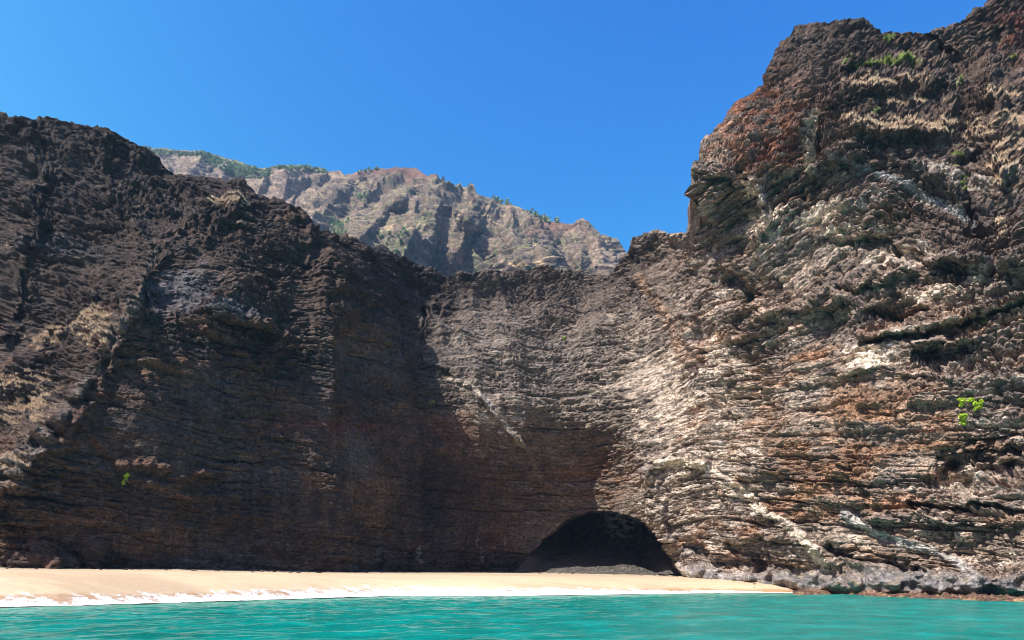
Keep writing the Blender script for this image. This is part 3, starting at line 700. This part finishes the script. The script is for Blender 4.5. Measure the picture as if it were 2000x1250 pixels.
ds = n.math('ADD', ds, n.math('MULTIPLY', n.math('SUBTRACT', n.noise(.12, 3), .5), .35))
tl = n.ramp(n.noise(.22, 5, .62, n.pos((.7, .9, 1)), .4), [(.32, lin(0, 102, 92)), (.5, lin(0, 119, 109)), (.68, lin(0, 140, 130))])
cc = n.mix(n.ramp(ds, [(.0, 1.), (.16, .75), (.40, .22), (.9, 0.)]), tl, lin(112, 168, 138))
n.link(cc, n.b.inputs['Base Color']); n.b.inputs['Roughness'].default_value = .16; n.b.inputs['IOR'].default_value = 1.33; n.b.inputs['Specular IOR Level'].default_value = .20
bp = n.new('Bump'); bp.inputs['Strength'].default_value = 1.0; bp.inputs['Distance'].default_value = .14
n.link(n.noise(1.9, 6, .72, n.pos((.75, .9, 1)), .5), bp.inputs['Height']); n.link(bp.outputs[0], n.b.inputs['Normal'])
o = mesh_obj('sea', np.stack([X, Y, Z], -1).reshape(-1, 3), grid_faces(*X.shape), n.m, attrs={'shore': d.ravel()})
tag(o, 'choppy turquoise sea filling the foreground', 'sea', None, 'structure')

# foam along the waterline
seg = np.hypot(*np.diff(shore, axis=0).T); cs = np.r_[0, np.cumsum(seg)]
sdist = np.arange(cs[4], cs[-1], .3)
sxx = np.interp(sdist, cs, shore[:, 0]); syy = np.interp(sdist, cs, shore[:, 1])
tx, ty = np.gradient(sxx), np.gradient(syy); L = np.hypot(tx, ty); nx, ny = -ty / L, tx / L
acr = np.arange(-6.5, 6.5, .3)
X = sxx[None] + nx[None] * acr[:, None]; Y = syy[None] + ny[None] * acr[:, None]
q = np.stack([X.ravel(), Y.ravel(), 0 * X.ravel()], -1)
lob = 1.6 * n3(np.stack([sdist, sdist * 0, sdist * 0], -1), 17., 70) + .8 * n3(np.stack([sdist, sdist * 0, sdist * 0], -1), 5., 71)
wid = np.interp(sxx, [-70, -50, -35, -10, 20, 45, 60], [4.0, 5.4, 5.8, 5.6, 3.6, 2.2, .8])
off = np.interp(sxx, [-70, -45, -35, 20, 60], [-.6, -.5, -.4, -.2, 0]) + lob * .7
rel = (acr[:, None] - off[None]) / wid[None]
fm = np.where(rel < 0, 1.25 * (1 - np.abs(rel * 1.35) ** 3), 1.25 - 1.6 * np.clip(rel, 0, 2) ** .8)
fm = fm + .45 * fbm(q, (3.2, 1.3, 1), 3, 72).reshape(X.shape)
dd_ = shore_d(X, Y)
Zs = np.maximum(sand_z(X, Y, dd_), .07 + .10 * np.exp(-((dd_ + 4.5) / 1.6) ** 2)) + .03 + np.clip(fm, 0, 1) * .05 * (1 + n3(q, .8, 73).reshape(X.shape))
n = NB('foam')
at = n.new('Attribute', attribute_name='foam')
al = n.math('ADD', at.outputs['Fac'], n.math('MULTIPLY', n.math('SUBTRACT', n.noise(.9, 8, .8, n.pos((.8, 1.1, 1)), 1.5), .50), 4.0))
n.link(n.ramp(al, [(.12, 0.), (.60, 1.)]), n.b.inputs['Alpha'])
n.b.inputs['Base Color'].default_value = (.86, .87, .87, 1); n.b.inputs['Roughness'].default_value = .8
o = mesh_obj('foam', np.stack([X, Y, Zs], -1).reshape(-1, 3), grid_faces(*X.shape), n.m, attrs={'foam': fm.ravel()})
tag(o, 'white surf foam washing onto the sand', 'foam', None, 'stuff')

# small stones lying where the sand meets the wall
rg = np.random.RandomState(4); pv, pf = [], []
ico = np.array([(0, 0, 1), (.89, 0, .45), (.28, .85, .45), (-.72, .53, .45), (-.72, -.53, .45), (.28, -.85, .45), (.72, .53, -.45), (-.28, .85, -.45), (-.89, 0, -.45), (-.28, -.85, -.45), (.72, -.53, -.45), (0, 0, -1)])
icf = np.array([(0,1,2),(0,2,3),(0,3,4),(0,4,5),(0,5,1),(1,6,2),(2,7,3),(3,8,4),(4,9,5),(5,10,1),(2,6,7),(3,7,8),(4,8,9),(5,9,10),(1,10,6),(11,7,6),(11,8,7),(11,9,8),(11,10,9),(11,6,10)])
bd = [(0,1112,121),(100,1112,122),(200,1112,126),(300,1112,131),(500,1115,145),(700,1118,162),(900,1122,190),(1000,1122,205),(1190,1122,206),(1335,1122,181),(1400,1125,171),(1500,1135,162)]
bu, bD = np.array([b_[0] for b_ in bd], float), np.array([b_[2] for b_ in bd], float)
for k in range(420):
    u_ = rg.rand() * 1480; D_ = np.interp(u_, bu, bD) - 1.5 - 9 * rg.rand() ** 2.2; x_ = (u_ - 1000) / F * D_
    z_ = float(sand_z(np.array([[x_]]), np.array([[D_]]))[0, 0]); s_ = .06 + .30 * rg.rand() ** 3
    v_ = ico * (1 + .35 * rg.normal(size=(12, 1))) * s_ * np.array((1.3, 1, .7)); pf.append(icf + 12 * len(pv)); pv.append(v_ + (x_, D_, z_ + s_ * .2))
o = mesh_obj('pebbles', np.concatenate(pv), np.concatenate(pf), rock, attrs={'colour': np.tile(lin(92, 80, 72), (12 * len(pv), 1))}, smooth=False)
tag(o, 'small dark stones scattered on the sand along the cliff foot', 'stones', None, 'stuff')

# low brown reef at the waterline below the right headland
rr = np.array([(1560, 1162, 1), (1640, 1160, 1), (1700, 1163, 1), (1800, 1168, 1), (1900, 1171, 1), (2000, 1176, 1), (2150, 1184, 1), (2400, 1200, 1)], float)
ru = np.arange(1560, 2400, 1.6); rv = np.interp(ru, rr[:, 0], rr[:, 1]); RD = CZ * F / (rv - H0)
ax_ = np.linspace(-1, 1, 60)
q1 = np.stack([ru, ru * 0, ru * 0], -1)
halfw = 4.0 + 1.5 * n3(q1, 60., 80)
X = ((ru - 1000) / F * RD)[None] + 0 * ax_[:, None] + ax_[:, None] * halfw * .4; Y = RD[None] + ax_[:, None] * halfw + 3
q = np.stack([X.ravel(), Y.ravel(), 0 * X.ravel()], -1)
hh = (fbm(q, 2.2, 4, 81).reshape(X.shape) * .75 + .45) * (1 - np.abs(ax_[:, None]) ** 3) + billow(q, .9, 2, 83).reshape(X.shape) * .5 - .22 + .5 * ss(ax_[:, None], .2, 1)
rc = np.clip(fbm(q, 1.6, 3, 82), -1, 1); rcol = mixc(np.tile(lin(104, 78, 66), (len(q), 1)), lin(146, 122, 88), ss(rc, 0, .7)); rcol = mixc(rcol, lin(92, 96, 62), ss(-rc, .2, .7) * .6)
o = mesh_obj('reef', np.stack([X, Y, hh], -1).reshape(-1, 3), grid_faces(*X.shape), rock, attrs={'colour': rcol})
tag(o, 'low brown rock reef at the waterline below the right headland', 'reef', None, 'structure')

# ------------------------------------------------------------------ plants
def leaf_mat(name, c1, c2, s=.5):
    n = NB(name)
    c = n.ramp(n.noise(s, 3, .6), [(.35, c1), (.65, c2)])
    n.link(c, n.b.inputs['Base Color']); n.b.inputs['Roughness'].default_value = .6
    n.b.inputs['Subsurface Weight'].default_value = 0
    try: n.b.inputs['Transmission Weight'].default_value = 0
    except Exception: pass
    return n.m
M_lime = leaf_mat('lime_leaves', lin(122, 152, 24), lin(182, 204, 46), 1.5)
M_olive = leaf_mat('olive_leaves', lin(104, 124, 60), lin(150, 160, 84), 1.5)
M_wood = leaf_mat('twig_bark', lin(120, 104, 88), lin(150, 134, 116), 3)
M_forest = leaf_mat('forest_leaves', lin(92, 116, 74), lin(130, 148, 100), .05)
M_straw = leaf_mat('straw', lin(178, 150, 116), lin(208, 184, 152), .8)
M_gg = leaf_mat('green_growth', lin(116, 128, 58), lin(156, 164, 88), .8)

def leaves(centres, radii, nper, size, rg):
    C = np.repeat(centres, nper, 0); Rr = np.repeat(radii, nper)
    v = rg.normal(size=(len(C), 3)); v /= np.linalg.norm(v, axis=1)[:, None]; v *= (rg.rand(len(C), 1) ** .45)
    c = C + v * Rr[:, None] * np.array((1, 1, .8))
    a = rg.normal(size=(len(C), 3)); a /= np.linalg.norm(a, axis=1)[:, None]
    b = np.cross(a, rg.normal(size=(len(C), 3))); b /= np.linalg.norm(b, axis=1)[:, None]
    s = (size * (.6 + .8 * rg.rand(len(C))))[:, None]
    q = np.stack([c - a * s, c + b * s * .5, c + a * s, c - b * s * .5], 1).reshape(-1, 3)
    return q, np.arange(len(q)).reshape(-1, 4)

def tubes(paths):
    vs, fs = [], []
    for pts, r0, r1 in paths:
        pts = np.array(pts); k0 = sum(len(v) for v in vs); K = 6
        for i, p in enumerate(pts):
            t = pts[min(i + 1, len(pts) - 1)] - pts[max(i - 1, 0)]; t = t / np.linalg.norm(t)
            a = np.cross(t, (0.3, .2, .9)); a /= np.linalg.norm(a); b = np.cross(t, a); r = r0 + (r1 - r0) * i / (len(pts) - 1)
            an = np.arange(K) * 2 * math.pi / K
            vs.append(p + r * (np.cos(an)[:, None] * a + np.sin(an)[:, None] * b))
        for i in range(len(pts) - 1):
            for j in range(K):
                fs.append((k0 + i * K + j, k0 + i * K + (j + 1) % K, k0 + (i + 1) * K + (j + 1) % K, k0 + (i + 1) * K + j))
    return np.concatenate(vs), np.array(fs)

def shrub(u, v, clumps, size, mat, label, seed, group=None):
    """clumps: (du, dv, radius m) in photograph pixels from the root; parts: branches, crown"""
    rg = np.random.RandomState(seed); base = on_cliff(u, v); k = base[1] / F
    root = bpy.data.objects.new('shrub', None); sc.collection.objects.link(root); root.location = base
    tag(root, label, 'shrub', group)
    cs_, rs, pth = [], [], []
    for du, dv, r in clumps:
        c = on_cliff(u + du, v + dv) - base; c[1] = c[1] - .55 - r * .5; tip = np.array(c)
        m = tip * .5 + np.array((rg.normal() * .15, -.35, .1)); pth.append(([np.array((0, .5, -.2)), np.array((0, -.15, 0.0)), m, tip], .09, .03))
        for j in range(7):
            o_ = rg.normal(size=3); o_ /= np.linalg.norm(o_); o_ *= r * (.35 + .5 * rg.rand()); cs_.append(tip + o_); rs.append(r * (.30 + .3 * rg.rand()))
            pth.append(([m, (m + tip) * .5 + rg.normal(size=3) * .1, tip + o_], .035, .012))
    vv, ff = leaves(np.array(cs_), np.array(rs), 90, size, rg)
    mesh_obj('crown', vv, ff, mat, root, smooth=False)
    vv, ff = tubes(pth); mesh_obj('branch', vv, ff, M_wood, root)
    return root
shrub(1893, 805, [(-18, -18, 1.0), (-4, -22, .6), (12, -10, .85), (16, -16, .5), (-18, 8, .75), (-17, 20, .9)], .17, M_lime, 'bright lime green shrub in three clumps on the sunlit right headland', 1)
shrub(250, 940, [(0, -7, .55), (-3, 3, .4), (3, -12, .35)], .12, M_lime, 'small green shrub on a ledge of the dark shaded left wall', 2)
shrub(1102, 663, [(0, -2, .5)], .12, M_lime, 'tiny green bush high on the grey central wall above the arch', 3)
shrub(843, 788, [(-3, 0, .45), (4, -1, .4)], .12, M_olive, 'tiny yellow green bush beside the pale diagonal dyke of the central wall', 4)
shrub(1918, 635, [(-3, -3, .5), (4, -6, .4)], .13, M_olive, 'small bush by the long dark ledge near the right edge of the photo', 5)

shrub(1722, 84, [(-8, -2, .55), (4, -4, .6), (12, 0, .4)], .13, M_olive, 'flat olive shrub just below the summit rim of the right headland', 6)
shrub(1706, 222, [(0, -3, .5), (5, -5, .35)], .12, M_olive, 'small olive shrub between the two bands of dry grass on the right headland', 7)
shrub(1868, 165, [(-4, -3, .6), (5, -8, .5), (2, 3, .4)], .13, M_olive, 'yellow green shrub in the gully at the right end of the green ledge', 8)
shrub(1878, 358, [(0, -8, .5), (-3, 4, .5), (2, 14, .4)], .13, M_olive, 'thin upright olive shrub low in the gully of the right headland', 9)
def tufts(idx, hgt, nb, mat, name, label, seed):
    rg = np.random.RandomState(seed); base = Pd[idx] ; nrm = Nd[idx]
    B = np.repeat(base, nb, 0) + rg.normal(size=(len(idx) * nb, 3)) * .14
    up_ = np.array((0, 0, 1.)) * .8 + np.repeat(nrm, nb, 0) * .5 + rg.normal(size=B.shape) * .35
    up_ /= np.linalg.norm(up_, axis=1)[:, None]; h = hgt * (.5 + rg.rand(len(B)))[:, None]
    s = np.cross(up_, rg.normal(size=B.shape)); s /= np.linalg.norm(s, axis=1)[:, None]; s *= .045
    vv = np.stack([B - s, B + s, B + up_ * h], 1).reshape(-1, 3)
    o = mesh_obj(name, vv, np.arange(len(vv)).reshape(-1, 3), mat, smooth=False); tag(o, label, 'grass', None, 'stuff')
vis = (Uf > -20) & (Uf < 2020)
c1 = np.where((grassm > .55) & vis & (greenm < .4))[0]; c1 = rng.choice(c1, min(len(c1), 7000), False)
tufts(c1, .38, 7, M_straw, 'dry_grass', 'dry straw coloured grass on the cliff ledges', 5)
c2 = np.where((greenm > .5) & vis)[0]; c2 = rng.choice(c2, min(len(c2), 3500), False)
tufts(c2, .32, 7, M_gg, 'ground_cover', 'green ground cover along the upper ledge of the right headland', 6)

# woods on the crest of the far mountain
rg = np.random.RandomState(9); cen_, rad_ = [], []
def m_at(u, v):
    j = int(np.clip((u - mu[0]) / 1.35, 0, len(mu) - 1)); vv = H0 - (MPD[:MR, j, 2] - CZ) / MPD[:MR, j, 1] * F
    return MPD[:MR][np.argmin(np.abs(vv - v)), j]
def wood(u0, u1, lo, hi, cnt, r):
    for _ in range(cnt):
        u = u0 + (u1 - u0) * rg.rand(); top = np.interp(u, mx, my); f = (u - u0) / (u1 - u0); e = math.sin(math.pi * min(max(f, 0), 1)) ** .5
        p = m_at(u, top + lo + (hi - lo) * rg.rand() * e); s = r * (.6 + .8 * rg.rand())
        for k in range(3): cen_.append(p + rg.normal(size=3) * s * .5 + np.array((0, -s * .3, s * .7))); rad_.append(s * .7)
wood(255, 400, 4, 12, 130, 2.5); wood(395, 525, 5, 28, 380, 2.8); wood(525, 640, 4, 9, 150, 2.6); wood(1030, 1090, 0, 4, 26, 4); wood(960, 1000, 0, 4, 10, 3.5); wood(700, 715, 45, 60, 9, 5)
wood(735, 800, 120, 175, 26, 2.4); wood(640, 690, 95, 130, 40, 2.8); wood(690, 740, 0, 2, 8, 3)
vv, ff = leaves(np.array(cen_), np.array(rad_), 26, 1.3, rg)
o = mesh_obj('woods', vv, ff, M_forest, smooth=False); tag(o, 'dark green woods along the crest of the far mountain', 'woods', None, 'stuff')

# ------------------------------------------------------------------ air between the cove and the far mountain
hm = bpy.data.materials.new('air'); hm.use_nodes = True; ht = hm.node_tree; ht.nodes.clear()
ho = ht.nodes.new('ShaderNodeOutputMaterial'); hv = ht.nodes.new('ShaderNodeVolumePrincipled')
hv.inputs['Color'].default_value = (.40, .68, 1, 1); hv.inputs['Density'].default_value = .00008; hv.inputs['Anisotropy'].default_value = .2
ht.links.new(hv.outputs[0], ho.inputs['Volume'])
x0, x1, y0, y1, z0, z1 = -2050, 2050, -2050, 2100, -60, 1010
hv_ = np.array([(x, y, z) for x in (x0, x1) for y in (y0, y1) for z in (z0, z1)], float)
o = mesh_obj('haze', hv_, [(0, 1, 3, 2), (4, 6, 7, 5), (0, 4, 5, 1), (2, 3, 7, 6), (0, 2, 6, 4), (1, 5, 7, 3)], hm, smooth=False)
tag(o, 'thin blue haze in the air over the cove', 'haze', None, 'stuff')
